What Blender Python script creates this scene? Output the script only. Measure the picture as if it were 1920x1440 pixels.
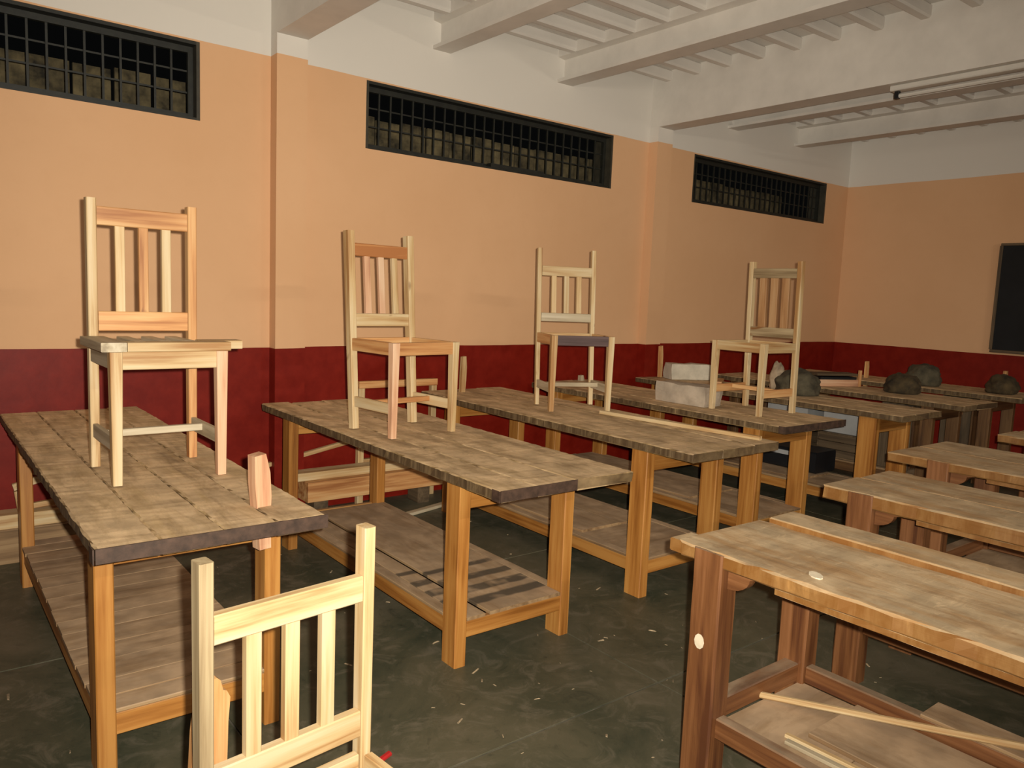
import bpy, bmesh, math, random
from mathutils import Vector, Matrix, noise
for o in list(bpy.data.objects): bpy.data.objects.remove(o)
S = bpy.context.scene
C = S.collection
rng = random.Random(7)
V = Vector

# ------------------------------------------------------------------ camera
yaw, pitch, roll = math.radians(38.395), math.radians(-6.582), math.radians(2.394)
fwd = V((math.sin(yaw)*math.cos(pitch), math.cos(yaw)*math.cos(pitch), math.sin(pitch)))
rgt = V((math.cos(yaw), -math.sin(yaw), 0)); upv = rgt.cross(fwd)
cr, sr = math.cos(roll), math.sin(roll)
R_ = cr*rgt + sr*upv; U_ = -sr*rgt + cr*upv
CAM = V((-8.566, -4.789, 1.54))
cd = bpy.data.cameras.new('camera'); cam = bpy.data.objects.new('camera', cd); C.objects.link(cam)
cd.sensor_width = 36; cd.lens = 1455.9/1920*36; cd.clip_start = .02
m3 = Matrix((R_, U_, -fwd)).transposed()
cam.matrix_world = Matrix.Translation(CAM) @ m3.to_4x4()
S.camera = cam
# ------------------------------------------------------------------ world: night outside
w = bpy.data.worlds.new('night'); S.world = w; w.use_nodes = True
w.node_tree.nodes['Background'].inputs[0].default_value = (.006, .0062, .006, 1)
w.node_tree.nodes['Background'].inputs[1].default_value = .3
# ------------------------------------------------------------------ the camera's flash (upper right of the lens)
FLASH = 112
ld = bpy.data.lights.new('flash', 'SPOT'); fl = bpy.data.objects.new('flash', ld); C.objects.link(fl)
ld.energy = FLASH; ld.color = (1, .935, .80); ld.shadow_soft_size = .012
ld.spot_size = math.radians(117); ld.spot_blend = 1.0
ld.use_nodes = True
nt = ld.node_tree; em = nt.nodes['Emission']
fo = nt.nodes.new('ShaderNodeLightFalloff'); fo.inputs['Strength'].default_value = 1.0
sm = nt.nodes.new('ShaderNodeMath'); sm.operation = 'MULTIPLY_ADD'
nt.links.new(fo.outputs['Quadratic'], sm.inputs[0]); sm.inputs[1].default_value = 1.7; nt.links.new(fo.outputs['Linear'], sm.inputs[2])
nt.links.new(sm.outputs[0], em.inputs['Strength'])
fl.matrix_world = Matrix.Translation(CAM + R_*.042 + U_*.026) @ Matrix.Rotation(math.radians(4), 4, 'Z') @ m3.to_4x4()   # the beam points a little left of the lens axis
# tube lamps on the wall opposite the windows, behind and right of the camera (their battens are built further down)
TUBES = [(-2.6, -7.08, 2.85), (-6.6, -7.08, 2.85)]
for tx, ty, tz in TUBES:
    al = bpy.data.lights.new('tube_light', 'AREA'); ao = bpy.data.objects.new('tube_light', al); C.objects.link(ao)
    al.shape = 'RECTANGLE'; al.size = 1.15; al.size_y = .04; al.energy = 32; al.color = (1, .90, .74)
    ao.location = (tx, ty+.075, tz); ao.rotation_euler = (math.radians(75), 0, 0)
S.view_settings.view_transform = 'Standard'; S.view_settings.look = 'None'
S.view_settings.exposure = 0.16; S.view_settings.gamma = 1.0
S.view_settings.use_curve_mapping = False

# ------------------------------------------------------------------ materials
MT = {}
def base_mat(name, rough=.6):
    m = bpy.data.materials.new(name); m.use_nodes = True
    b = m.node_tree.nodes['Principled BSDF']; b.inputs['Roughness'].default_value = rough
    MT[name] = m
    return m, m.node_tree, b
def N(nt, t, **kw):
    n = nt.nodes.new(t)
    for k, v in kw.items():
        if k in n.inputs: n.inputs[k].default_value = v
        else: setattr(n, k, v)
    return n
def ramp(nt, fac, stops):
    r = nt.nodes.new('ShaderNodeValToRGB'); e = r.color_ramp.elements
    while len(e) > 1: e.remove(e[0])
    e[0].position = stops[0][0]; e[0].color = (*stops[0][1], 1)
    for p, c in stops[1:]:
        q = e.new(p); q.color = (*c, 1)
    nt.links.new(fac, r.inputs[0]); return r.outputs[0]
def mix(nt, fac, a, b, mode='MIX'):
    n = nt.nodes.new('ShaderNodeMix'); n.data_type = 'RGBA'; n.blend_type = mode
    def put(sock, v):
        if isinstance(v, (tuple, list)): sock.default_value = (*v, 1)
        elif isinstance(v, (int, float)): sock.default_value = v
        else: nt.links.new(v, sock)
    put(n.inputs[0], fac); put(n.inputs[6], a); put(n.inputs[7], b); return n.outputs[2]
def math_(nt, op, a, b=None, clamp=False):
    n = nt.nodes.new('ShaderNodeMath'); n.operation = op; n.use_clamp = clamp
    for i, v in enumerate((a, b)):
        if v is None: continue
        if isinstance(v, (int, float)): n.inputs[i].default_value = v
        else: nt.links.new(v, n.inputs[i])
    return n.outputs[0]
def coords(nt, scale, rand=True, kind='Object'):
    tc = nt.nodes.new('ShaderNodeTexCoord'); mp = nt.nodes.new('ShaderNodeMapping')
    mp.inputs['Scale'].default_value = scale
    if rand:
        oi = nt.nodes.new('ShaderNodeObjectInfo')
        cx = nt.nodes.new('ShaderNodeCombineXYZ')
        for i, k in enumerate((37, 61, 23)):
            nt.links.new(math_(nt, 'MULTIPLY', oi.outputs['Random'], k), cx.inputs[i])
        ad = nt.nodes.new('ShaderNodeVectorMath'); ad.operation = 'ADD'
        nt.links.new(tc.outputs[kind], mp.inputs[0]); nt.links.new(mp.outputs[0], ad.inputs[0]); nt.links.new(cx.outputs[0], ad.inputs[1])
        return ad.outputs[0]
    nt.links.new(tc.outputs[kind], mp.inputs[0]); return mp.outputs[0]
def noise_(nt, vec, scale=1, detail=4, rough=.55, dist=0):
    n = N(nt, 'ShaderNodeTexNoise', Scale=scale, Detail=detail, Roughness=rough, Distortion=dist)
    nt.links.new(vec, n.inputs['Vector']); return n.outputs['Fac']
def bump(nt, b, h, strength=.2, dist=.01):
    n = N(nt, 'ShaderNodeBump', Strength=strength, Distance=dist); nt.links.new(h, n.inputs['Height']); nt.links.new(n.outputs[0], b.inputs['Normal'])

def wood(name, dark, mid, light, rough=.55, edge=None, scratch=0, knot=(.20, .09, .03), knot_amt=.72, var=.25, dust=None, dust_amt=.0, grain=1.0, bstr=.12):
    m, nt, b = base_mat(name, rough)
    g = noise_(nt, coords(nt, (1.6*grain, 42*grain, 42*grain)), 1, 5, .6, .3)
    big = noise_(nt, coords(nt, (1.1, 9, 9)), 1, 3, .5, .8)
    f = math_(nt, 'ADD', math_(nt, 'MULTIPLY', g, .55), math_(nt, 'MULTIPLY', big, .5))
    col = ramp(nt, f, [(.40, dark), (.51, mid), (.63, light)])
    kn = noise_(nt, coords(nt, (5, 16, 16)), 1, 2, .4, .4)
    kf = ramp(nt, kn, [(knot_amt, (0, 0, 0)), (knot_amt+.07, (1, 1, 1))])
    col = mix(nt, kf, col, knot)
    oi = nt.nodes.new('ShaderNodeObjectInfo')
    vv = math_(nt, 'ADD', math_(nt, 'MULTIPLY', oi.outputs['Random'], var), 1-var*.6)
    hsv = nt.nodes.new('ShaderNodeHueSaturation'); nt.links.new(vv, hsv.inputs['Value']); nt.links.new(col, hsv.inputs['Color']); col = hsv.outputs[0]
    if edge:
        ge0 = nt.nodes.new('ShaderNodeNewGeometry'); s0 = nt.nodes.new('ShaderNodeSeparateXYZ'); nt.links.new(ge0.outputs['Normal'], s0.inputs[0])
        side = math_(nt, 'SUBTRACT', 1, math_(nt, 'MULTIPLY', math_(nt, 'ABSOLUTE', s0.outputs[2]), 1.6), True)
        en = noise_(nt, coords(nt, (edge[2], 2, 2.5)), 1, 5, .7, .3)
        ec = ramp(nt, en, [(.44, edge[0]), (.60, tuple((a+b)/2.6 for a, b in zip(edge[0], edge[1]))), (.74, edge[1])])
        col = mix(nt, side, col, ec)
    if dust:
        ge = nt.nodes.new('ShaderNodeNewGeometry'); sx = nt.nodes.new('ShaderNodeSeparateXYZ'); nt.links.new(ge.outputs['Normal'], sx.inputs[0])
        up = math_(nt, 'MULTIPLY', math_(nt, 'SUBTRACT', sx.outputs[2], .45), 2.2, True)
        dn = noise_(nt, coords(nt, (3.2, 11, 11)), 1, 6, .68, .4)
        df = ramp(nt, dn, [(.36, (0, 0, 0)), (.62, (1, 1, 1))])
        dsp = noise_(nt, coords(nt, (8, 8, 8)), 1, 3, .5, 0)
        dcol = ramp(nt, dsp, [(.35, tuple(c*.78 for c in dust)), (.62, tuple(c*1.15 for c in dust))])
        if scratch:
            sn = noise_(nt, coords(nt, (26, 9, 9)), 1, 5, .75, 1.0)
            dcol = mix(nt, math_(nt, 'MULTIPLY', ramp(nt, sn, [(.56, (0, 0, 0)), (.66, (1, 1, 1))]), scratch), dcol, tuple(min(1, c*1.45) for c in dust))
            s2 = noise_(nt, coords(nt, (20, 26, 26)), 1, 4, .7, .5)
            dcol = mix(nt, math_(nt, 'MULTIPLY', ramp(nt, s2, [(.54, (0, 0, 0)), (.68, (1, 1, 1))]), scratch*.9), dcol, tuple(c*.5 for c in dust))
        fac = math_(nt, 'MULTIPLY', up, math_(nt, 'ADD', math_(nt, 'MULTIPLY', df, dust_amt), dust_amt*.45), True)
        col = mix(nt, fac, col, dcol)
    nt.links.new(col, b.inputs['Base Color'])
    bump(nt, b, g, bstr, .004)
    return m

wood('pine_pale', (.36, .185, .066), (.53, .36, .175), (.62, .485, .29), var=.18)
wood('pine_cream', (.33, .165, .055), (.53, .365, .18), (.61, .475, .29), var=.12, knot_amt=.74)
wood('pine_orange', (.34, .13, .04), (.55, .27, .10), (.66, .40, .18), var=.2, knot=(.16, .06, .03))
wood('pine_pink', (.42, .20, .11), (.60, .34, .20), (.68, .46, .30), var=.15)
wood('pine_grey', (.28, .22, .14), (.44, .36, .24), (.55, .47, .34), var=.2)
wood('pine_brown', (.24, .11, .04), (.38, .20, .085), (.46, .28, .14), var=.2)
wood('pine_dull', (.17, .115, .055), (.29, .21, .115), (.40, .31, .18), var=.2, knot_amt=.66)
wood('leg_dark', (.06, .026, .008), (.12, .055, .018), (.17, .085, .03), var=.2)  # table leg wood with far-end dimness put into its colour; also on cabinet doors
wood('purple_wood', (.05, .028, .026), (.085, .05, .048), (.12, .075, .07), var=.1)
wood('table_leg', (.23, .082, .014), (.37, .152, .032), (.47, .22, .055), rough=.42, var=.22, knot_amt=.8, dust=(.27, .20, .13), dust_amt=.5)
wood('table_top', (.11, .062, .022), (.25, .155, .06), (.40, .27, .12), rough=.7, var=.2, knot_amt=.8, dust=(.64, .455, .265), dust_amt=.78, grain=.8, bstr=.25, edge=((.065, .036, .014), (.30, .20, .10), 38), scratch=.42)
wood('shelf_wood', (.16, .09, .04), (.27, .16, .075), (.36, .23, .115), rough=.75, var=.25, knot_amt=.8, dust=(.43, .295, .18), dust_amt=.8)
wood('bench_leg', (.095, .032, .012), (.18, .070, .024), (.27, .115, .045), rough=.45, var=.15, knot_amt=.82, dust=(.30, .215, .14), dust_amt=.7)
wood('bench_top', (.17, .075, .018), (.32, .155, .045), (.42, .235, .09), rough=.6, var=.12, knot=(.10, .04, .012), knot_amt=.70, dust=(.50, .37, .225), dust_amt=.82, bstr=.35, edge=((.20, .078, .012), (.52, .27, .085), 12), scratch=.5)
wood('old_dark', (.05, .03, .015), (.085, .055, .028), (.13, .085, .045), rough=.7, var=.3)
def flat(name, col, rough=.6, metal=0, var=.12, sc=12):
    m, nt, b = base_mat(name, rough); b.inputs['Metallic'].default_value = metal
    n = noise_(nt, coords(nt, (sc, sc, sc)), 1, 5, .6)
    nt.links.new(ramp(nt, n, [(.3, tuple(c*(1-var*1.6) for c in col)), (.7, tuple(min(1, c*(1+var)) for c in col))]), b.inputs['Base Color'])
    bump(nt, b, n, .08, .01); return m
flat('dark_metal', (.062, .034, .022), .6, 0, .35, 30)
flat('window_metal', (.008, .0085, .005), .6, .0, .4, 25)
flat('jamb_paint', (.035, .030, .019), .6, 0, .25, 14)
flat('ceiling_white', (.62, .58, .53), .75, 0, .05, 2.5)
flat('beam_white', (.62, .58, .525), .65, 0, .06, 4)
flat('block_grey', (.42, .345, .265), .9, 0, .18, 8)
flat('block_white', (.55, .49, .39), .9, 0, .15, 8)
flat('sack_grey', (.075, .062, .036), .9, 0, .5, 9)
flat('sack_pale', (.36, .27, .18), .9, 0, .4, 7)
flat('sack_brown', (.06, .040, .016), .9, 0, .5, 9)
flat('carton_white', (.34, .34, .34), .7, 0, .1, 5)
flat('black_plastic', (.006, .007, .009), .45, 0, .2, 6)
flat('blackboard_slate', (.004, .004, .005), .85, 0, .5, 3)
flat('tube_white', (.55, .52, .47), .4, 0, .05, 4)
m_, nt_, b_ = base_mat('tube_glow', .4); b_.inputs['Emission Color'].default_value = (1, .9, .74, 1); b_.inputs['Emission Strength'].default_value = 6
flat('red_plastic', (.45, .02, .02), .4, 0, .1, 8)
flat('putty', (.72, .62, .46), .6, 0, .1, 30)
flat('chip_wood', (.38, .28, .17), .8, 0, .4, 40)
flat('fence_board', (.115, .088, .042), .9, 0, .55, 7)
flat('soil_dark', (.02, .018, .012), .95, 0, .3, 3)
def wall_mat():
    m, nt, b = base_mat('wall_paint', .62)
    ge = nt.nodes.new('ShaderNodeNewGeometry'); sx = nt.nodes.new('ShaderNodeSeparateXYZ'); nt.links.new(ge.outputs['Position'], sx.inputs[0])
    nz = N(nt, 'ShaderNodeTexNoise', Scale=1.1, Detail=3.); nt.links.new(ge.outputs['Position'], nz.inputs['Vector'])
    fine = N(nt, 'ShaderNodeTexNoise', Scale=9., Detail=5., Roughness=.65); nt.links.new(ge.outputs['Position'], fine.inputs['Vector'])
    wob = math_(nt, 'MULTIPLY', math_(nt, 'SUBTRACT', nz.outputs[0], .5), .022)
    z = math_(nt, 'ADD', sx.outputs[2], wob)
    lo = math_(nt, 'GREATER_THAN', z, 1.131); hi = math_(nt, 'GREATER_THAN', z, 2.966)
    peach = ramp(nt, nz.outputs[0], [(.3, (.62, .362, .195)), (.7, (.66, .395, .22))])
    peach = mix(nt, math_(nt, 'MULTIPLY', math_(nt, 'SUBTRACT', fine.outputs[0], .5), .5, True), peach, (.56, .32, .165))
    red = ramp(nt, fine.outputs[0], [(.35, (.145, .0055, .0018)), (.66, (.190, .010, .004))])
    col = mix(nt, hi, mix(nt, lo, red, peach), (.64, .60, .545))
    nt.links.new(col, b.inputs['Base Color'])
    r = nt.nodes.new('ShaderNodeMapRange'); b.inputs['Specular IOR Level'].default_value = .2; r.inputs[3].default_value = .5; r.inputs[4].default_value = .75; nt.links.new(lo, r.inputs[0]); nt.links.new(r.outputs[0], b.inputs['Roughness'])
    bump(nt, b, fine.outputs[0], .10, .01)
wall_mat()
def floor_mat():
    m, nt, b = base_mat('floor_concrete', .5)
    ge = nt.nodes.new('ShaderNodeNewGeometry')
    a = N(nt, 'ShaderNodeTexNoise', Scale=1.7, Detail=6., Roughness=.65, Distortion=.6); nt.links.new(ge.outputs['Position'], a.inputs['Vector'])
    s = N(nt, 'ShaderNodeTexNoise', Scale=6., Detail=8., Roughness=.72, Distortion=1.6); nt.links.new(ge.outputs['Position'], s.inputs['Vector'])
    col = ramp(nt, a.outputs[0], [(.35, (.045, .050, .030)), (.55, (.090, .082, .050)), (.72, (.13, .11, .072))])
    sm = ramp(nt, s.outputs[0], [(.51, (0, 0, 0)), (.66, (1, 1, 1))])
    col = mix(nt, math_(nt, 'MULTIPLY', sm, .6), col, (.16, .135, .095))
    dk = ramp(nt, s.outputs[0], [(.28, (1, 1, 1)), (.42, (0, 0, 0))])
    col = mix(nt, math_(nt, 'MULTIPLY', dk, .6), col, (.014, .020, .014))
    nt.links.new(col, b.inputs['Base Color']); bump(nt, b, s.outputs[0], .15, .006)
floor_mat()
flat('joint_dust', (.11, .095, .068), .95, 0, .3, 20)
def stripes_mat():
    # shelf boards with dark bands coloured across them near the end
    m = wood('shelf_banded', (.16, .09, .04), (.27, .16, .075), (.36, .23, .115), rough=.75, var=.15, knot_amt=.85, dust=(.43, .295, .18), dust_amt=.8)
    nt = m.node_tree; b = nt.nodes['Principled BSDF']
    src = b.inputs['Base Color'].links[0].from_socket
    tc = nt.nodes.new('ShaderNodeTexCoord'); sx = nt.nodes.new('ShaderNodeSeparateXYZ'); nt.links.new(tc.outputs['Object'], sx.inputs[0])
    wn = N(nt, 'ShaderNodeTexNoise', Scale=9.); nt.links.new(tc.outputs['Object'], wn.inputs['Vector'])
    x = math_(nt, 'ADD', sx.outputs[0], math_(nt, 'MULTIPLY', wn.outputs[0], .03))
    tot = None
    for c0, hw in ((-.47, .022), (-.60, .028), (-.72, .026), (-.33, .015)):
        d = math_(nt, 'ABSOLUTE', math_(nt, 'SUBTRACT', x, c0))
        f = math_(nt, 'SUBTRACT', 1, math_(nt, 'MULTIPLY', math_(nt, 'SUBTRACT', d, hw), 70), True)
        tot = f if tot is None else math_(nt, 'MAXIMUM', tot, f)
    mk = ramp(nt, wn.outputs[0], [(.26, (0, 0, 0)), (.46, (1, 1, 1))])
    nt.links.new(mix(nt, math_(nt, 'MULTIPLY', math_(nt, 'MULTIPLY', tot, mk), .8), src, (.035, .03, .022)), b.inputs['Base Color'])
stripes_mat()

# ------------------------------------------------------------------ helpers
def link(name, me, mat, parent=None):
    o = bpy.data.objects.new(name, me); C.objects.link(o)
    if mat and not me.materials: me.materials.append(MT[mat])
    if parent: o.parent = parent
    return o
def tag(o, label, cat=None, group=None, kind=None):
    o['label'] = label
    if cat: o['category'] = cat
    if group: o['group'] = group
    if kind: o['kind'] = kind
    return o
def thing(name, label, cat, loc=(0, 0, 0), rz=0, group=None):
    o = bpy.data.objects.new(name, None); C.objects.link(o); o.location = loc; o.rotation_euler = (0, 0, rz)
    o.empty_display_size = .1
    return tag(o, label, cat, group)
def struct(o): o['kind'] = 'structure'; return o
def bar_mesh(L, w, h, ch=.003, n=1, rough=0, taper=(1, 1), seed=0, endr=0):
    """board along local X, width Y, thickness Z, chamfered, optionally worn"""
    r = random.Random(seed); vs = []; fs = []
    for i in range(n+1):
        t = i/n; x = -L/2 + L*t
        sw = 1+(taper[0]-1)*t; sh = 1+(taper[1]-1)*t
        a, b = w/2*sw, h/2*sh
        for (py, pz) in ((-a+ch, -b), (a-ch, -b), (a, -b+ch), (a, b-ch), (a-ch, b), (-a+ch, b), (-a, b-ch), (-a, -b+ch)):
            dx = (r.uniform(-1, 1)*endr if i in (0, n) else 0)
            top = pz > 0
            jy = r.uniform(-1, .35)*rough if abs(py) > a-ch*1.01 else 0
            jz = r.uniform(-1, .2)*rough*.35 if top and abs(py) > a-ch*1.5 else 0
            vs.append((x+dx, py+math.copysign(jy, py), pz+jz))
    for i in range(n):
        for k in range(8):
            a = i*8+k; b = i*8+(k+1) % 8
            fs.append((a, a+8, b+8, b)[::-1])
    fs.append(tuple(range(8))[::-1]); fs.append(tuple(n*8+k for k in range(8)))
    me = bpy.data.meshes.new('board'); me.from_pydata(vs, [], fs); me.update()
    bm = bmesh.new(); bm.from_mesh(me); bmesh.ops.recalc_face_normals(bm, faces=bm.faces); bm.to_mesh(me); bm.free()
    return me
def bar(name, parent, p0, p1, w, h, mat, up=(0, 0, 1), **kw):
    """w across, h in the 'up' sense"""
    p0, p1, up = V(p0), V(p1), V(up); d = p1-p0; L = d.length; x = d.normalized()
    y = up.cross(x).normalized(); z = x.cross(y)
    o = link(name, bar_mesh(L, w, h, seed=rng.random(), **kw), mat, parent)
    M = Matrix((x, y, z)).transposed().to_4x4(); M.translation = (p0+p1)/2
    o.matrix_basis = M
    return o
def box(name, parent, x, y, z, mat, **kw):
    """axis aligned board in the parent's space, grain along its longest side"""
    c = [(a[0]+a[1])/2 for a in (x, y, z)]; s = [a[1]-a[0] for a in (x, y, z)]
    k = s.index(max(s))
    if k == 0: return bar(name, parent, (x[0], c[1], c[2]), (x[1], c[1], c[2]), s[1], s[2], mat, **kw)
    if k == 1: return bar(name, parent, (c[0], y[0], c[2]), (c[0], y[1], c[2]), s[0], s[2], mat, **kw)
    return bar(name, parent, (c[0], c[1], z[0]), (c[0], c[1], z[1]), s[0], s[1], mat, up=(0, 1, 0), **kw)
def prism(name, parent, pts, th, mat, M=None, along=False):
    """polygon in local XY extruded by th along Z"""
    if along: pts = [(b, -a) for a, b in pts]        # grain runs along the mesh's X
    bm = bmesh.new(); v = [bm.verts.new((a, b, -th/2)) for a, b in pts]; f = bm.faces.new(v)
    r = bmesh.ops.extrude_face_region(bm, geom=[f])
    for q in r['geom']:
        if isinstance(q, bmesh.types.BMVert): q.co.z += th
    bmesh.ops.recalc_face_normals(bm, faces=bm.faces)
    me = bpy.data.meshes.new('shape'); bm.to_mesh(me); bm.free()
    o = link(name, me, mat, parent)
    if M is not None: o.matrix_basis = M
    return o
def plain(name, parent, x, y, z, mat):
    """unchamfered block in world axes, for the building"""
    vs = [(a, b, c) for a in x for b in y for c in z]
    fs = [(0, 1, 3, 2), (4, 6, 7, 5), (0, 4, 5, 1), (2, 3, 7, 6), (0, 2, 6, 4), (1, 5, 7, 3)]
    me = bpy.data.meshes.new('block'); me.from_pydata(vs, [], fs); me.update()
    bm = bmesh.new(); bm.from_mesh(me); bmesh.ops.recalc_face_normals(bm, faces=bm.faces); bm.to_mesh(me); bm.free()
    return link(name, me, mat, parent)
def multi(name, parent, boxes, mat):
    vs = []; fs = []
    for x, y, z in boxes:
        n = len(vs); vs += [(a, b, c) for a in x for b in y for c in z]
        fs += [tuple(n+i for i in f) for f in ((0, 1, 3, 2), (4, 6, 7, 5), (0, 4, 5, 1), (2, 3, 7, 6), (0, 2, 6, 4), (1, 5, 7, 3))]
    me = bpy.data.meshes.new('blocks'); me.from_pydata(vs, [], fs); me.update()
    bm = bmesh.new(); bm.from_mesh(me); bmesh.ops.recalc_face_normals(bm, faces=bm.faces); bm.to_mesh(me); bm.free()
    return link(name, me, mat, parent)

# ------------------------------------------------------------------ the room
YW, XB, XR, YR = .2, .358, -11.0, -7.2       # window wall, back wall, rear wall, right wall
ZD, ZB, ZW, ZC = 1.131, 2.50, 2.955, 3.56
WT = .20
wins = [(-9.49, -7.094), (-5.99, -3.592), (-2.489, -.108)]
bx = []
xs = [XR-.2] + [a for wv in wins for a in wv] + [XB+.2]
bx.append(((xs[0], xs[-1]), (YW, YW+WT), (-.05, ZB)))
bx.append(((xs[0], xs[-1]), (YW, YW+WT), (ZW, ZC+.1)))
for i in range(0, len(xs), 2): bx.append(((xs[i], xs[i+1]), (YW, YW+WT), (ZB, ZW)))
struct(tag(multi('wall_left', None, bx, 'wall_paint'), 'peach wall with dark red dado, white top and three high barred windows'))
struct(tag(plain('wall_back', None, (XB, XB+.2), (YR, YW), (-.05, ZC+.1), 'wall_paint'), 'shaded peach far wall carrying the blackboard'))
struct(plain('wall_right', None, (XR, XB), (YR-.2, YR), (-.05, ZC+.1), 'wall_paint'))
struct(plain('wall_rear', None, (XR-.2, XR), (YR, YW), (-.05, ZC+.1), 'wall_paint'))
# floor: scored concrete slabs
fl_ = struct(tag(plain('floor', None, (XR, XB), (YR, YW), (-.08, -.004), 'joint_dust'), 'dark green-grey concrete floor scored into large squares'))
gx = [-10.7+1.5*k for k in range(8)]; gy = [-7.34+1.5*k for k in range(6)]
gx[0] = XR; gx = [g for g in gx if g < XB]+[XB]; gy = [YR]+gy[1:]; gy = [g for g in gy if g < YW-.3]+[YW]
for i in range(len(gx)-1):
    for j in range(len(gy)-1):
        box('slab', fl_, (gx[i]+.004, gx[i+1]-.004), (gy[j]+.004, gy[j+1]-.004), (-.0045, 0), 'floor_concrete', ch=.001)
# ceiling with small ribs
ce = struct(tag(plain('ceiling', None, (XR, XB), (YR, YW), (ZC, ZC+.15), 'ceiling_white'), 'white painted ceiling with thin ribs between the beams'))
bays = [(-6.457, -5.44), (-5.34, -4.22), (-4.13, -3.13), (-2.93, -2.0), (-1.9, -.77), (-.68, XB-.02)]
rib = None
for k in range(12):
    y = .02-.315*k
    for a, b in bays:
        prism_pts = [(-.035, 0), (.035, 0), (.05, .10), (-.05, .10)]
        o = bar('rib', ce, (a, y, ZC-.045), (b, y, ZC-.045), .075, .09, 'ceiling_white', ch=.012)
# concrete beams over the pilasters
trim = 0
def trim_obj(o, label):
    struct(o); o['label'] = label; return o
PA, PD = (-6.66, -6.457), (-3.13, -2.93)
for i, (a, b) in enumerate((PA, PD, (-10.19, -9.99))):
    which = ('nearer the camera', 'beyond the middle window', 'behind the camera')[i]
    trim += 1; trim_obj(plain('trim_%d' % trim, None, (a, b), (YW-.10, YW+.02), (0, 3.09), 'wall_paint'), 'shallow wall pilaster painted like the wall, '+which)
    trim += 1; trim_obj(plain('trim_%d' % trim, None, (a, b), (YR, YW), (3.09, ZC), 'beam_white'), 'white concrete ceiling beam resting on the pilaster '+which)
# steel I beams
for i, (a, b) in enumerate(((-5.467, -5.315), (-4.273, -4.105), (-2.006, -1.84), (-.83, -.665), (-9.0, -8.84), (-7.83, -7.67))):
    c = (a+b)/2; trim += 1
    prof = [(a, 3.272), (b, 3.272), (b, 3.297), (c+.012, 3.299), (c+.012, ZC-.10), (b, ZC-.09), (b, ZC-.002), (a, ZC-.002), (a, ZC-.09), (c-.012, ZC-.10), (c-.012, 3.299), (a, 3.297)]
    bm = bmesh.new(); rings = []
    for y in (YR, YW): rings.append([bm.verts.new((px, y, pz)) for px, pz in prof])
    for k in range(len(prof)): bm.faces.new((rings[0][k], rings[0][(k+1) % 12], rings[1][(k+1) % 12], rings[1][k]))
    bm.faces.new(rings[0]); bm.faces.new(rings[1]); bmesh.ops.recalc_face_normals(bm, faces=bm.faces)
    me = bpy.data.meshes.new('ibeam'); bm.to_mesh(me); bm.free()
    trim_obj(link('trim_%d' % trim, me, 'beam_white'), 'white painted steel joist with a bottom flange, '+('left of the middle window', 'above the middle window', 'just beyond the second pilaster', 'nearest the blackboard wall', 'overhead at the left, outside the view', 'overhead left of the first pilaster')[i])
# windows: dark frame and grille
for wi, (a, b) in enumerate(wins):
    W = bpy.data.objects.new('window_%d' % (wi+1), None); C.objects.link(W); W.location = ((a+b)/2, YW+.1, ZB)
    struct(tag(W, ('long high barred window at the left edge', 'long high barred window above the middle chairs', 'farthest high barred window near the room corner')[wi]))
    hw = (b-a)/2; H = ZW-ZB
    # lining of the opening and frame
    for nm, x, y, z in (('jamb', (-hw+.001, -hw+.02), (-.098, .098), (.001, H-.001)), ('jamb', (hw-.02, hw-.001), (-.098, .098), (.001, H-.001)),
                        ('sill', (-hw+.02, hw-.02), (-.098, .098), (.001, .015)), ('head', (-hw+.02, hw-.02), (-.098, .098), (H-.02, H-.001))):
        plain(nm, W, x, y, z, 'jamb_paint' if nm == 'jamb' else 'window_metal')
    for x, z in (((-hw+.02, hw-.02), (.015, .045)), ((-hw+.02, hw-.02), (H-.055, H-.02))): plain('frame_rail', W, x, (-.03, .0), z, 'window_metal')
    for x in ((-hw+.02, -hw+.05), (hw-.05, hw-.02)): plain('frame_stile', W, x, (-.03, .0), (.045, H-.055), 'window_metal')
    nb = 25
    for k in range(1, nb):
        x = -hw+.05+(2*hw-.1)*k/nb
        plain('grille_bar', W, (x-.006, x+.006), (-.022, -.01), (.045, H-.055), 'window_metal')
    for z in (.17, .295): plain('cross_bar', W, (-hw+.05, hw-.05), (-.01, -.002), (z-.005, z+.005), 'window_metal')
    if wi == 1: plain('ledge_strip', W, (-.12, .42), (-.10, -.04), (.015, .045), 'window_metal')
# boards of a fence outside, caught by the flash through the windows
fe = thing('board_fence', 'weathered brown board fence outside the high windows', 'fence', (-5, 1.15, 0))
fm = None
for k in range(44):
    x = -5.2+.245*k; zt = 2.93+rng.uniform(-.012, .012)
    if fm is None:
        o = bar('fence_board', fe, (x, 0, 0), (x, 0, 3.0), .225, .03, 'fence_board', up=(0, 1, 0)); fm = o.data
    else:
        o = link('fence_board', fm, None, fe); 
        o.matrix_basis = Matrix.Translation((x, rng.uniform(-.012, .012), zt-1.5)) @ Matrix(((0, 0, 0, 0),)*4) if False else first.copy()
        o.location = (x, rng.uniform(-.012, .012), zt-1.5)
    if k == 0: first = o.matrix_basis.copy()
struct(plain('ground_outside', None, (-12, 7), (YW+WT, 4), (-.1, -.03), 'soil_dark'))
# blackboard on the far wall
bb = thing('blackboard', 'black chalkboard mounted on the far wall at right edge', 'blackboard', (XB, -3.2, 1.15))
prism_b = box('slate', bb, (-.03, -.002), (-1.65, 1.65), (.03, 1.09), 'blackboard_slate', ch=.002)
for z in ((0, .03), (1.09, 1.115)): box('frame_rail', bb, (-.045, -.002), (-1.67, 1.67), z, 'old_dark')
for y in ((-1.68, -1.65), (1.65, 1.68)): box('frame_stile', bb, (-.045, -.002), y, (.03, 1.09), 'old_dark')
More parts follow.
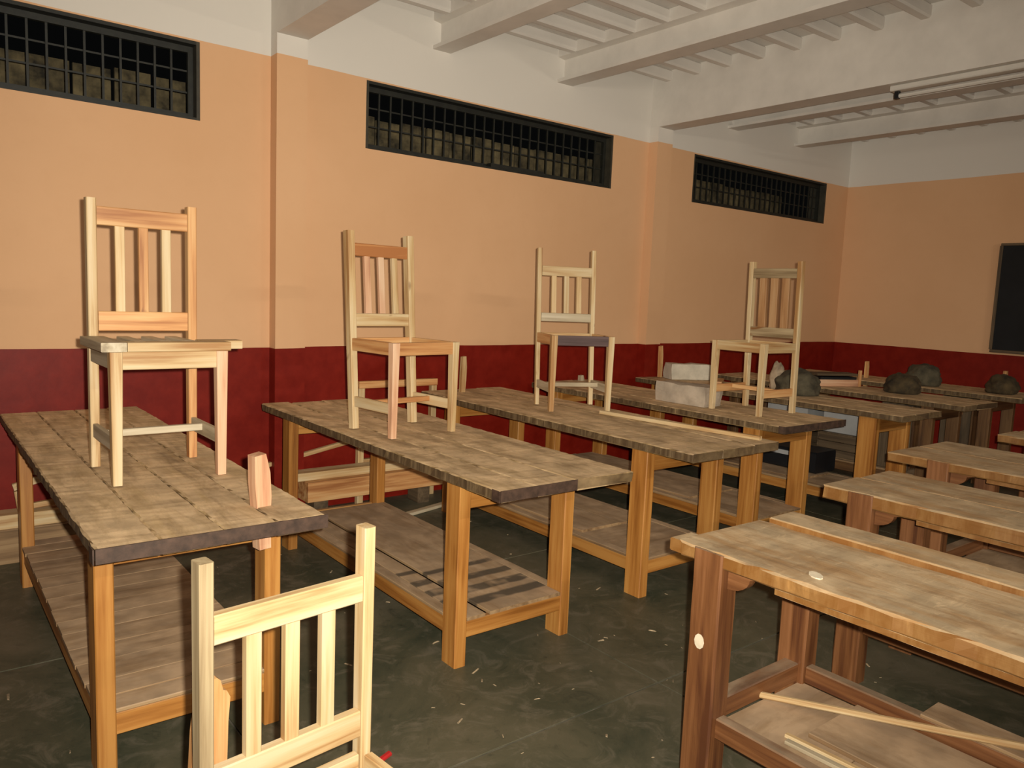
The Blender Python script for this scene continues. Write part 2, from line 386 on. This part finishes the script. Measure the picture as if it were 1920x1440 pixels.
# fluorescent batten under the concrete beam
ft = thing('light_fixture', 'unlit fluorescent tube batten under the concrete beam at top right', 'ceiling light', (-3.05, -2.62, 3.05))
box('batten', ft, (-.04, .04), (-.65, .65), (0, .038), 'tube_white', ch=.006)
box('tube', ft, (-.014, .014), (-.6, .6), (-.045, -.017), 'tube_white', ch=.009)
for y in (-.615, .615): box('lamp_holder', ft, (-.016, .016), (y-.015, y+.015), (-.05, 0), 'black_plastic')

for k, (tx, ty, tz) in enumerate(TUBES):
    lt = thing('wall_lamp', ('tube lamp on the wall facing the windows, nearer the blackboard', 'tube lamp on the wall facing the windows, nearer the camera')[k], 'wall lamp', (tx, ty, tz), 0, 'tube lamps facing the windows')
    box('batten', lt, (-.65, .65), (-.12, -.06), (-.03, .03), 'tube_white', ch=.006)
    box('tube', lt, (-.6, .6), (-.02, .02), (-.02, .02), 'tube_glow', ch=.012)
    for x in (-.62, .62): box('lamp_holder', lt, (x-.015, x+.015), (-.06, .02), (-.02, .02), 'tube_white')
# ------------------------------------------------------------------ long tables
ZT = .828
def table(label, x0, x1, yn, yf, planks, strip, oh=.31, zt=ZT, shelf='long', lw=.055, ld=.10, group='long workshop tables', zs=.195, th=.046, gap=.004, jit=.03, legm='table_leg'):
    cx, cy = (x0+x1)/2, (yn+yf)/2
    t = thing('work_table', label, 'table', (cx, cy, 0), 0, group)
    hx = (x1-x0)/2; ny, fy = yn-cy, yf-cy
    b = [-hx]+[p-cx for p in planks]+[hx]
    for i in range(len(b)-1):
        last = i == len(b)-2
        near = ny + (0 if not strip or last is False else (0 if strip == 'full' else -.004))
        box('top_plank', t, (b[i]+gap/2, b[i+1]-gap/2), (near, fy-rng.uniform(0, jit)), (zt-th, zt-rng.uniform(0, .003)), 'table_top', ch=.005, n=90, rough=.0045, endr=.005)
    if strip:
        xe = hx if strip == 'full' else b[-2]
        box('end_strip', t, (-hx-.003, xe+.003), (ny-.012, ny-.0065), (zt-th+.004, zt+.001), 'dark_metal', ch=.001)['label'] = 'dark metal edging strip'
        box('end_strip', t, (-hx-.010, -hx-.0065), (ny-.012, ny+.035), (zt-th+.004, zt+.001), 'dark_metal', ch=.001)['label'] = 'dark metal edging strip'
    li = .045
    ly = [ny+oh, fy-oh*.8]
    zl = zt-th-.001
    xl, xr = -hx+li, hx-li+.02
    for sx in (0, 1):
        for k, y in enumerate(ly):
            yy = (y, y+ld) if k == 0 else (y-ld, y)
            xx = (xl, xl+lw) if sx == 0 else (xr-lw, xr)
            box('leg', t, xx, yy, (0, zl), legm, ch=.004, n=6, rough=.0015)
    for k, y in enumerate(ly):
        yy = (y+.004, y+.034) if k == 0 else (y-.034, y-.004)
        box('apron', t, (xl+lw+.001, xr-lw-.001), yy, (zt-th-.112, zl), legm, ch=.003)
        box('stretcher', t, (xl+lw+.001, xr-lw-.001), yy, (zs-.075, zs-.003), legm, ch=.003)
    for xx in ((xl+.008, xl+.043), (xr-.043, xr-.008)):
        box('stretcher', t, xx, (ly[0]+ld+.001, ly[1]-ld-.001), (zs-.075, zs-.003), legm, ch=.003)
    s0, s1 = ly[0]+.002, ly[1]-.002
    if shelf == 'cross':
        y = s0+ld; k = 0
        box('shelf_board', t, (xl+lw+.001, xr-lw-.001), (s0, s0+ld-.004), (zs-.002, zs+.012), 'shelf_wood')
        while y < s1-ld-.05:
            wv = rng.uniform(.11, .16); e = min(y+wv, s1-ld)
            box('shelf_board', t, (xl+rng.uniform(0, .008), xr-rng.uniform(0, .008)), (y, e-.0015), (zs-.002, zs+.012+rng.uniform(0, .0015)), 'shelf_wood', ch=.0008); y = e
        box('shelf_board', t, (xl+lw+.001, xr-lw-.001), (s1-ld+.004, s1), (zs-.002, zs+.012), 'shelf_wood')
    elif shelf == 'banded':
        w0 = -6.665-cx
        box('shelf_board', t, (xl+.058, w0-.012), (s0, s1), (zs-.002, zs+.012), 'shelf_banded', ch=.002)
        box('shelf_board', t, (w0+.012, xr-.058), (s0, s1-.1), (zs-.002, zs+.013), 'shelf_banded', ch=.002)
        for xx in ((xl+.002, xl+.056), (xr-.056, xr-.002)): box('shelf_board', t, xx, (s0+ld+.002, s1-ld-.004), (zs-.002, zs+.011), 'shelf_wood', ch=.002)
    else:
        ym = s0+(s1-s0)*.27
        mid = (xl+xr)/2+.05
        box('shelf_board', t, (xl+.058, xr-.058), (s0, ym-.004), (zs-.002, zs+.010), 'shelf_wood', ch=.002)
        box('shelf_board', t, (xl+.058, mid-.004), (ym+.004, s1), (zs-.002, zs+.022), 'shelf_wood', ch=.002)
        box('shelf_board', t, (mid+.004, xr-.058), (ym+.006, s1), (zs-.002, zs+.018), 'shelf_wood', ch=.002)
        for xx in ((xl+.002, xl+.056), (xr-.056, xr-.002)): box('shelf_board', t, xx, (s0+ld+.002, s1-ld-.004), (zs-.002, zs+.012), 'shelf_wood', ch=.002)
    return t
table('worn long work table at far left, with the first chair and a split peg', -8.182, -7.532, -2.566, -.094, (-8.02, -7.845, -7.69), 'full', oh=.30, shelf='cross')
table('long work table with three gapped planks and short dark end strip', -6.873, -6.174, -2.608, -.206, (-6.70, -6.50), 'part', oh=.315, shelf='banded', gap=.009, jit=.08)
table('long work table carrying a pale lath along its edge', -5.648, -4.939, -2.504, -.05, (-5.42, -5.16), None, oh=.32, shelf='long', lw=.06, ld=.11)
table('long work table carrying the grey block and the last chair', -4.473, -3.802, -2.239, .12, (-4.27, -4.02), 'full', oh=.2, shelf='long', lw=.06, ld=.12)
table('dim long work table beyond the last chair, holding a grey sack', -3.22, -2.62, -2.34, .12, (-3.03, -2.82), None, oh=.20, shelf='long', lw=.06, ld=.13)
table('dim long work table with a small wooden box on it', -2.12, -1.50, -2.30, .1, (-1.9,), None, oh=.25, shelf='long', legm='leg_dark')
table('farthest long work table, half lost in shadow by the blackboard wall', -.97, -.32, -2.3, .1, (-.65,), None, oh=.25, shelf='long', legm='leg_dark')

# ------------------------------------------------------------------ heavy joiner's benches on the right
def bench(label, x0, x1, yf, L=2.1, zt=.80, oh=.06, step=None, lw=.075, ld=.105, top='bench_top', legm='bench_leg', th=.047):
    cx, cy = (x0+x1)/2, yf-L/2
    t = thing('joiner_bench', label, 'workbench', (cx, cy, 0), 0, 'heavy benches on the right')
    hx = (x1-x0)/2; fy, ny = L/2, -L/2
    legf = fy-oh      # outer face of the far legs
    if step:
        s = step-cx
        box('top_plank', t, (-hx, s-.001), (ny, fy), (zt-th, zt), top, ch=.006, n=44, rough=.007, endr=.008)
        box('top_plank', t, (s+.001, hx), (ny, fy-.035), (zt-th, zt+.018), top, ch=.004, n=30, rough=.003, endr=.004)
        box('end_block', t, (-hx+.012, -hx+.11), (fy+.001, fy+.05), (zt-th, zt-.006), top, ch=.004)
    else:
        box('top_plank', t, (-hx, -.001), (ny, fy), (zt-th, zt), top, ch=.006, n=40, rough=.006, endr=.006)
        box('top_plank', t, (.001, hx), (ny, fy-.01), (zt-th, zt), top, ch=.005, n=40, rough=.004, endr=.006)
    for sx in (-1, 1):
        for k in (0, 1):
            yy = (legf-ld, legf) if k == 0 else (ny+.1, ny+.1+ld)
            xx = (-hx-.008, -hx+lw) if sx < 0 else (hx-lw, hx+.004)
            box('leg', t, xx, yy, (0, zt-.003 if sx < 0 else zt-th-.001), legm, ch=.006, n=8, rough=.003, endr=.002)
    # the long edges: a thickening strip that stops short of the legs, and curved brackets at the legs
    a0, a1 = ny+.1+ld+.001, legf-ld-.001
    for sx in (-1, 1):
        xx = (-hx+.006, -hx+.05) if sx < 0 else (hx-.05, hx-.006)
        box('edge_strip', t, xx, (a0+.17, a1-.17), (zt-th-.018, zt-th-.0002), top, ch=.0006, n=24, rough=.002)
        for e, d_ in ((a1, -1), (a0, 1)):
            pts = [(0, -.001), (0, -.062)] + [(d_*.075*math.sin(q*math.pi/12), -.062+.050*(1-math.cos(q*math.pi/12))) for q in range(1, 7)] + [(d_*.12, -.001)]
            M = Matrix(((0, 0, 1, sx*(hx-.04)), (1, 0, 0, e), (0, 1, 0, zt-th-.001), (0, 0, 0, 1)))
            prism('bracket', t, pts, .03, legm, M)
    for yy in ((legf-ld+.02, legf-.03), (ny+.13, ny+.1+ld-.02)):
        box('apron', t, (-hx+lw+.001, hx-lw-.001), yy, (zt-th-.075, zt-th-.001), legm, ch=.003)
        box('stretcher', t, (-hx+lw+.001, hx-lw-.001), yy, (.252, .318), legm, ch=.004)
    box('stretcher', t, (-hx+.018, -hx+.060), (a0, a1), (.215, .28), legm, ch=.004)
    box('stretcher', t, (hx-.060, hx-.018), (a0, a1), (.250, .31), legm, ch=.004)
    # shelf sheets
    y = a1+.02; ws = [.36, .55, .5, .6]; k = 0
    while y > a0+.05 and k < 4:
        e = max(a0, y-ws[k]); box('shelf_board', t, (-hx+.061, hx-.061), (e+.004, y), (.232, .250), 'shelf_wood', ch=.002); y = e; k += 1
    return t
b1 = bench('nearest heavy bench with a raised back plank and chewed front edge', -6.672, -6.10, -3.28, 2.1, step=-6.245)
c1x, c1y = b1.location.x, b1.location.y
p1 = prism('wood_plug', b1, [(.030*math.cos(a*math.pi/5), .017*math.sin(a*math.pi/5)) for a in range(10)], .004, 'putty', Matrix.Translation((-6.596-c1x, -3.694-c1y, .8015)) @ Matrix.Rotation(.9, 4, 'Z'))
p1['label'] = 'pale putty spot on the top'
p2 = prism('wood_plug', b1, [(.018*math.cos(a*math.pi/5), .024*math.sin(a*math.pi/5)) for a in range(10)], .004, 'putty', Matrix(((0, 0, 1, -6.6815-c1x), (1, 0, 0, -3.385-c1y), (0, 1, 0, .511), (0, 0, 0, 1))))
p2['label'] = 'pale putty spot on the leg'
bench('second heavy bench, thick rounded top with an arched apron', -5.53, -4.97, -3.10, 2.2, oh=.11, th=.058)
bench('third heavy bench, plain pale top set back behind the second', -4.50, -3.82, -2.87, 2.3, oh=.20)
bench('fourth heavy bench, only its corner showing at the right edge', -3.22, -2.62, -2.93, 2.3, oh=.15)
# things lying on the nearest bench's shelf
tag(box('shelf_sheet', None, (-6.46, -6.17), (-4.75, -3.64), (.2505, .266), 'shelf_wood', ch=.002), 'dusty grey board lying on the nearest bench shelf', 'board')
tag(bar('wooden_stick', None, (-6.395, -3.40, .264), (-5.975, -4.55, .394), .02, .020, 'pine_pale', ch=.006), 'long slim pale stick lying across the nearest bench shelf', 'stick')
tag(box('back_sheet', None, (-6.165, -6.04), (-5.0, -3.83), (.3105, .322), 'shelf_wood', ch=.002), 'narrow dusty board over the back rail of the nearest bench', 'board')
tag(bar('split_lath', None, (-6.545, -3.62, .2575), (-6.50, -4.5, .2575), .022, .012, 'pine_grey', ch=.002), 'weathered split lath beside the nearest bench front rail', 'lath')
tag(bar('split_lath', None, (-6.515, -3.60, .2575), (-6.47, -4.4, .2575), .018, .012, 'pine_pale', ch=.002), 'thin yellowish split lath on the nearest bench shelf', 'lath')

# ------------------------------------------------------------------ chairs
def chair(label, x, y, z, deg, w, d, H, zs, lean, rails, mats, seat=None, post=(.034, .045), rail_h=.064, slat_w=.034):
    """front is local -y; rails = (top of top rail, top of lower rail, bottom of lower rail)"""
    t = thing('wooden_chair', label, 'chair', (x, y, z+(.002 if z else 0)), math.radians(deg), 'unfinished pine chairs')
    P = mats
    hw, hd = w/2, d/2
    for s in (-1, 1):
        bar('front_leg', t, (s*hw, -hd, 0), (s*hw, -hd, zs-.001), .030, .032, P['leg'][0 if s < 0 else 1], up=(0, 1, 0), ch=.002, taper=(1.35, 1.3))
    yb = lambda zz: hd+lean*zz/H
    for s in (-1, 1):
        bar('back_post', t, (s*hw, yb(0), 0), (s*hw, yb(H), H), post[0]*.92, post[1]*.85, P['post'][0 if s < 0 else 1], up=(0, 1, 0), ch=.003, taper=(1.08, 1.15))
    xi = hw-post[0]/2-.001
    rt, lt, lb = rails; yt = yb(rt-.03)-.003; yl = yb(lt-.03)-.003
    bar('top_rail', t, (-xi, yt, rt-rail_h/2), (xi, yt, rt-rail_h/2), .026, rail_h, P['rail'][0], ch=.003)
    bar('lower_rail', t, (-xi, yl, (lt+lb)/2), (xi, yl, (lt+lb)/2), .026, lt-lb, P['rail'][1], ch=.003)
    for k in (-1, 0, 1):
        bar('slat', t, (k*w*.232, yl, lt), (k*w*.232, yt, rt-rail_h), slat_w, .022, P['slat'][k+1], up=(0, 1, 0), ch=.002)
    # seat rails
    ap = .062
    bar('seat_rail', t, (-hw+.020, -hd-.003, zs-ap/2), (hw-.020, -hd-.003, zs-ap/2), .022, ap, P['apron'][0], ch=.002)
    bar('seat_rail', t, (-hw+.018, yb(zs)-.004, zs-ap/2), (hw-.018, yb(zs)-.004, zs-ap/2), .022, ap, P['apron'][1], ch=.002)
    for s in (-1, 1):
        bar('seat_rail', t, (s*(hw+.002), -hd+.022, zs-ap/2), (s*(hw+.002), yb(zs)-.026, zs-ap/2), .022, ap, P['apron'][2], ch=.002)
    # H stretcher
    zz = .145
    for s in (-1, 1):
        bar('side_stretcher', t, (s*hw, -hd+.017, zz-.005), (s*hw, yb(zz)-.023, zz-.005), .018, .052, P['str'][0], ch=.002)
    bar('cross_stretcher', t, (-hw+.010, .02, zz+.004), (hw-.010, .02, zz+.004), .024, .026, P['str'][1], ch=.002)
    if seat:
        for x0, x1, y0, y1 in seat:
            box('seat_board', t, (x0, x1), (y0, y1), (zs+.0005, zs+.032), 'pine_grey' if (y1-y0) > .2 else 'pine_pale', ch=.002)
    return t
pp, po, pk, pg, pc = 'pine_pale', 'pine_orange', 'pine_pink', 'pine_grey', 'pine_cream'
chair('pale chair with loose overhanging seat boards on the far left table', -7.824, -1.73, ZT, 1.1, .354, .342, .996, .462, 0,
      (.968, .585, .512), dict(leg=(pp, pk), post=(pc, po), rail=(po, po), slat=(pp, po, pp), apron=(pp, pp, pg), str=(pg, pg)),
      seat=((-.225, -.145, -.20, .14), (-.143, .205, -.20, -.125), (-.105, -.065, -.123, .13), (-.02, .02, -.123, .13), (.065, .105, -.123, .13), (.125, .275, -.123, -.05)), rail_h=.068)
chair('open seat chair with orange top rail and knotty slats', -6.565, -1.381, ZT, 6.7, .371, .326, .994, .459, .078,
      (.935, .582, .517), dict(leg=(pk, pp), post=(pp, pp), rail=(po, pp), slat=(pk, pk, pp), apron=(po, po, po), str=(pp, po)), post=(.040, .05))
chair('pale chair with purplish front seat rail on the table with the lath', -5.183, -1.142, ZT, -23, .375, .30, 1.018, .472, .08,
      (.905, .600, .545), dict(leg=(pc, pp), post=(pp, pp), rail=(pp, pg), slat=(pc, pp, pc), apron=('purple_wood', pp, po), str=(pg, pg)), post=(.030, .036))
chair('farthest chair, turned sideways with a dull brown slatted back', -4.083, -1.736, ZT, -90.4, .369, .372, 1.001, .465, -.03,
      (.955, .560, .495), dict(leg=(pp, pp), post=(pp, pp), rail=('pine_dull', 'pine_dull'), slat=('pine_brown', 'pine_brown', 'pine_brown'), apron=(pp, pp, pp), str=(po, po)), slat_w=.056)
nc = chair('bright pine chair on the floor in the foreground, cropped at the seat', -7.911, -3.426, 0, 7.0, .38, .34, 1.0, .455, 0,
      (.888, .562, .497), dict(leg=(pc, pc), post=('pine_dull', pc), rail=(pc, pc), slat=(pc, pc, pc), apron=(pc, pc, pc), str=(pc, pc)), rail_h=.062, post=(.030, .042))

# ------------------------------------------------------------------ pegs driven through the table tops
def peg(label, x, y, z0, z1, wv, tv, mat, lean=(0, 0), rz=0, mat2=None):
    h = z1-z0
    pts = [(-wv*.32, 0), (wv*.40, 0), (wv*.42, h*.35), (wv*.5, h*.55), (wv*.46, h*.8), (wv*.22, h), (-wv*.48, h*.985), (-wv*.5, h*.7), (-wv*.40, h*.4)]
    o = prism('bench_peg', None, pts, tv, mat, along=True)
    o.matrix_basis = Matrix.Translation((x, y, z0)) @ Matrix.Rotation(rz, 4, 'Z') @ Matrix.Rotation(math.pi/2+lean[0], 4, 'X') @ Matrix.Rotation(lean[1]+math.pi/2, 4, 'Z')
    return tag(o, label, 'peg', 'pegs set through table tops')
peg('split pinkish peg through the end of the far left table', -7.665, -2.37, .685, 1.0, .056, .045, 'pine_pink', (0, .03), .15)
peg('square pale peg at the wall end of the table with the lath', -5.40, -.21, .70, 1.085, .042, .03, 'pine_pale', (-.02, -.05))
peg('short peg stub at the wall end beneath the purplish chair', -3.965, .06, .70, .875, .05, .03, 'pine_grey')
peg('tall thin peg standing behind the grey blocks', -2.95, .06, .70, 1.12, .04, .03, 'pine_orange', (0, .02))
peg('peg standing in shadow behind the small wooden box', -.62, -.73, .70, 1.0, .045, .03, 'pine_orange')
peg('peg rising beside the sacks under the blackboard', -.42, -1.95, .70, 1.02, .045, .03, 'pine_orange', (0, -.1))

# ------------------------------------------------------------------ laths, timber, loose pieces
tag(bar('pale_lath', None, (-5.17, -1.40, ZT+.011), (-5.015, -2.44, ZT+.011), .028, .022, 'pine_pale', ch=.002), 'pale straight lath lying along the third table', 'lath')
t3_ = [o for o in C.objects if o.name == 'work_table.002'][0]
wd = prism('glue_block', t3_, [(-.03, 0), (.03, 0), (0, -.05)], .02, 'pine_orange', Matrix(((.8, 0, .6, -4.86-t3_.location.x), (-.6, 0, .8, -2.33-t3_.location.y), (0, 1, 0, .781), (0, 0, 0, 1))))
# timber behind the second table, resting on floor blocks by the wall
tag(box('timber_plank', None, (-6.55, -5.2), (-.02, .10), (.255, .31), 'pine_pale', n=8, rough=.002), 'upper yellowish timber along the wall behind the second table', 'timber')
tag(box('timber_plank', None, (-6.50, -5.15), (-.075, .085), (.12, .254), 'pine_orange', n=8, rough=.002), 'thick orange timber lying lower along the wall behind the second table', 'timber')
for x, wh in ((-6.4, 'left'), (-5.6, 'right')):
    tag(box('packing_block', None, (x-.05, x+.05), (-.06, .08), (0, .1195), 'old_dark'), 'dark packing block under the %s end of the wall timbers' % wh, 'block', 'packing blocks under the wall timbers')
tag(bar('leaning_lath', None, (-6.70, .165, .345), (-6.1, .165, .455), .035, .028, 'pine_pale'), 'thin lath slanting across the red wall behind the second table', 'lath')
tag(bar('floor_lath', None, (-6.05, -.35, .012), (-5.35, -.16, .012), .05, .022, 'pine_grey'), 'grey lath lying on the floor behind the second table', 'lath')
# timber by the wall behind the first table
tag(box('timber_plank', None, (-9.2, -7.7), (-.0, .13), (.185, .262), 'pine_pale', n=8, rough=.002), 'yellowish timber along the wall behind the far left table', 'timber')
tag(box('timber_plank', None, (-9.25, -7.75), (-.02, .13), (.0, .1845), 'shelf_wood', n=8, rough=.002), 'brown timber on the floor behind the far left table', 'timber')
fr = thing('chair_offcut', 'small pale cut frame piece standing on timber at far left', 'frame', (-8.02, .06, .262))
bar('post', fr, (-.06, 0, .0005), (-.075, 0, .115), .045, .03, 'pine_pale', up=(0, 1, 0))
bar('rail', fr, (-.10, 0, .134), (.10, 0, .19), .03, .038, 'pine_pale')
bar('rail', fr, (-.03, 0, .022), (.13, 0, .035), .03, .030, 'pine_pale')
bar('post', fr, (.02, .0, .195), (.02, 0, .26), .05, .03, 'pine_grey', up=(0, 1, 0))
# bare frame leaning at the wall between second and third tables
sf = thing('wall_frame', 'bare wooden frame standing against the wall behind the open chair', 'frame', (-5.72, .14, 0))
bar('top_rail', sf, (-.325, 0, .862), (.325, 0, .862), .05, .05, 'pine_orange')
for s in (-.30, .30): bar('leg', sf, (s, 0, 0), (s, 0, .836), .045, .045, 'pine_pale', up=(0, 1, 0))
bar('cross_rail', sf, (-.277, 0, .3), (.277, 0, .3), .04, .05, 'pine_pale')
# notched board behind the near chair
nb_ = prism('notched_board', None, [(-.052, 0), (.040, 0), (.052, .60), (.056, .655), (.048, .672), (.040, .676), (.034, .70), (.026, .708), (-.012, .705), (-.024, .6)], .018, 'pine_orange', along=True)
nb_.matrix_basis = Matrix.Translation((-8.095, -3.175, 0)) @ Matrix.Rotation(math.radians(7), 4, 'Z') @ Matrix.Rotation(math.radians(91.2), 4, 'X') @ Matrix.Rotation(math.pi/2, 4, 'Z')
tag(nb_, 'orange notched board standing behind the left post of the foreground chair', 'board')
tag(bar('red_offcut', None, (-7.42, -2.70, .008), (-7.34, -2.67, .008), .02, .016, 'red_plastic', ch=.005), 'small red scrap on the floor beside the foreground chair', 'scrap')

# blocks
def rough_block(name, loc, size, rz, mat, label, seed):
    bm = bmesh.new(); bmesh.ops.create_cube(bm, size=1); bmesh.ops.subdivide_edges(bm, edges=bm.edges, cuts=5, use_grid_fill=True)
    for v in bm.verts:
        c = V((v.co.x*size[0], v.co.y*size[1], v.co.z*size[2]))
        n = noise.noise_vector(c*9+V((seed, 0, 0)))*.012
        r = 1-.05*max(0, abs(v.co.x)+abs(v.co.y)+abs(v.co.z)-1.2)
        v.co = c*r+n; 
        if v.co.z < -size[2]/2+.012: v.co.z = -size[2]/2
    me = bpy.data.meshes.new('block'); bm.to_mesh(me); bm.free()
    for f in me.polygons: f.use_smooth = False
    o = link(name, me, mat); o.location = (loc[0], loc[1], loc[2]+size[2]/2+.0005); o.rotation_euler = (0, 0, rz)
    return tag(o, label, 'block')
rough_block('stone_block', (-4.19, -1.28, ZT), (.20, .43, .135), .02, 'block_grey', 'large pale grey block lying on the fourth table behind the last chair', 1)
rough_block('stone_block', (-2.83, -.17, ZT), (.40, .17, .14), -.45, 'block_white', 'whiter block on the dim table behind, above the grey one', 2)
tag(bar('short_plank', None, (-2.98, -.62, ZT+.016), (-2.70, -.44, ZT+.016), .07, .03, 'pine_orange'), 'short orange plank beside the whiter block', 'plank')
# sacks
def sack(loc, size, mat, label, seed, rz=0):
    bm = bmesh.new(); bmesh.ops.create_icosphere(bm, subdivisions=4, radius=1)
    for v in bm.verts:
        n = noise.fractal(v.co*1.6+V((seed*3.1, 0, 0)), 1.0, 2.1, 4)*.19 + noise.noise(v.co*4+V((0, seed, 0)))*.05
        c = v.co*(1+n); c.z = max(c.z, -.55)
        if c.z < -.3: c.x *= 1.08; c.y *= 1.08
        v.co = V((c.x*size[0]/2, c.y*size[1]/2, (c.z+.55)/1.55*size[2]))
    me = bpy.data.meshes.new('sack'); bm.to_mesh(me); bm.free()
    for f in me.polygons: f.use_smooth = True
    o = link('cloth_sack', me, mat); o.location = (loc[0], loc[1], loc[2]+.001); o.rotation_euler = (0, 0, rz)
    return tag(o, label, 'sack', 'crumpled sacks on the far tables')
sack((-2.80, -1.28, ZT), (.34, .34, .20), 'sack_grey', 'grey crumpled sack on the dim table right of the last chair', 1)
sack((-2.70, -1.02, ZT), (.13, .12, .235), 'sack_pale', 'small pale bundle poking up behind the grey sack', 2)
sack((-1.70, -1.62, ZT), (.26, .30, .17), 'sack_brown', 'dark lumpy sack right of the small wooden box', 5)
sack((-.72, -1.35, ZT), (.30, .34, .20), 'sack_grey', 'dark grey sack in the shadow below the blackboard wall', 4)
sack((-.66, -2.03, ZT), (.28, .26, .17), 'sack_brown', 'olive brown sack at the near end of the farthest table', 6)
# small wooden box on the sixth table
wb = thing('wooden_box', 'small wooden box with a pale front and dark gap under its lid', 'box', (-1.80, -1.02, ZT), -.42)
box('front_panel', wb, (-.20, .20), (-.10, -.085), (.0, .062), 'pine_pink'); box('body', wb, (-.19, .19), (-.084, .09), (.0, .085), 'black_plastic')
box('lid', wb, (-.23, .22), (-.09, .10), (.096, .115), 'old_dark'); box('end_post', wb, (.20, .225), (-.11, -.085), (.0, .15), 'pine_orange')
# under the dim tables: cartons and a black case
for k, (cyy, lab) in enumerate(((-1.30, 'nearer'), (-.72, 'farther'))):
    cr_ = thing('dark_crate', 'dark wooden crate under the dim tables holding the %s white carton' % lab, 'crate', (-1.82, cyy, .2185), 0, 'crates under the dim tables')
    for z in (.0, .07, .14):
        box('slat', cr_, (-.235, -.222), (-.22, .22), (z, z+.062), 'old_dark', ch=.001); box('slat', cr_, (.222, .235), (-.22, .22), (z, z+.062), 'old_dark', ch=.001)
        box('slat', cr_, (-.235, .235), (-.235, -.222), (z, z+.062), 'old_dark', ch=.001); box('slat', cr_, (-.235, .235), (.222, .235), (z, z+.062), 'old_dark', ch=.001)
    box('lid', cr_, (-.235, .235), (-.235, .235), (.203, .213), 'old_dark', ch=.001)
    ca = thing('white_carton', 'white carton on a crate under the dim tables, %s one' % lab, 'carton', (-1.82, cyy, .432), 0, 'white cartons under the dim tables')
    box('body', ca, (-.20, .20), (-.21, .21), (.0, .20), 'carton_white', ch=.004); box('lid', ca, (-.206, .206), (-.216, .216), (.2005, .24), 'carton_white', ch=.004)
for k, (cxx, lab) in enumerate(((-1.81, 'with the small wooden box'), (-.645, 'by the blackboard wall'))):
    cb = thing('low_cabinet', 'dark low cabinet standing under the table '+lab, 'cabinet', (cxx, -1.72, .2135), 0, 'dark cabinets under the far tables')
    box('body', cb, (-.20, .20), (-.14, .12), (.0, .55), 'old_dark', ch=.004)
    for x in (-.098, .098):
        d_ = box('door', cb, (x-.094, x+.094), (-.158, -.141), (.02, .53), 'leg_dark', ch=.003)
        bar('knob', d_, (0, .09 if x < 0 else -.09, .009), (0, .09 if x < 0 else -.09, .022), .016, .016, 'dark_metal', up=(0, 1, 0), ch=.004)
bc = thing('black_case', 'black case with a pale stripe on the shelf of the dim table', 'case', (-2.72, -1.28, .2175), 0)
box('body', bc, (-.16, .14), (-.26, .26), (.0, .17), 'black_plastic', ch=.012); box('stripe', bc, (-.164, -.1605), (-.20, .20), (.11, .145), 'carton_white', ch=.0005)
# piece of pale wood standing on the fourth bench
tag(bar('upright_offcut', None, (-2.88, -3.02, .8005), (-2.88, -3.02, .98), .05, .05, 'pine_pale', up=(0, 1, 0)), 'pale upright offcut on the fourth bench at the right edge', 'offcut')

# ------------------------------------------------------------------ wood chips and dust lumps on the floor
vs = []; fs = []
r = random.Random(11)
for k in range(150):
    x = r.uniform(-8.6, -5.2); y = r.uniform(-3.6, -.6); s = r.choice((.003, .003, .004, .005, .009)); a = r.uniform(0, 6.3)
    l = s*r.uniform(1, 3.2); n = len(vs); h = s*.5
    ca_, sa_ = math.cos(a), math.sin(a)
    for px, py, pz in ((-l, -s*.5, 0), (l, -s*.4, 0), (l*.9, s*.5, 0), (-l*.8, s*.4, 0), (-l*.6, 0, h), (l*.6, 0, h*.9)):
        vs.append((x+ca_*px-sa_*py, y+sa_*px+ca_*py, pz+.0005))
    fs += [tuple(n+i for i in f) for f in ((3, 2, 1, 0), (0, 1, 5, 4), (2, 3, 4, 5), (1, 2, 5), (3, 0, 4))]
me = bpy.data.meshes.new('chips'); me.from_pydata(vs, [], fs); me.update()
tag(link('wood_chips', me, 'chip_wood'), 'scattered wood chips and flecks on the dark floor', 'wood chips', kind='stuff')
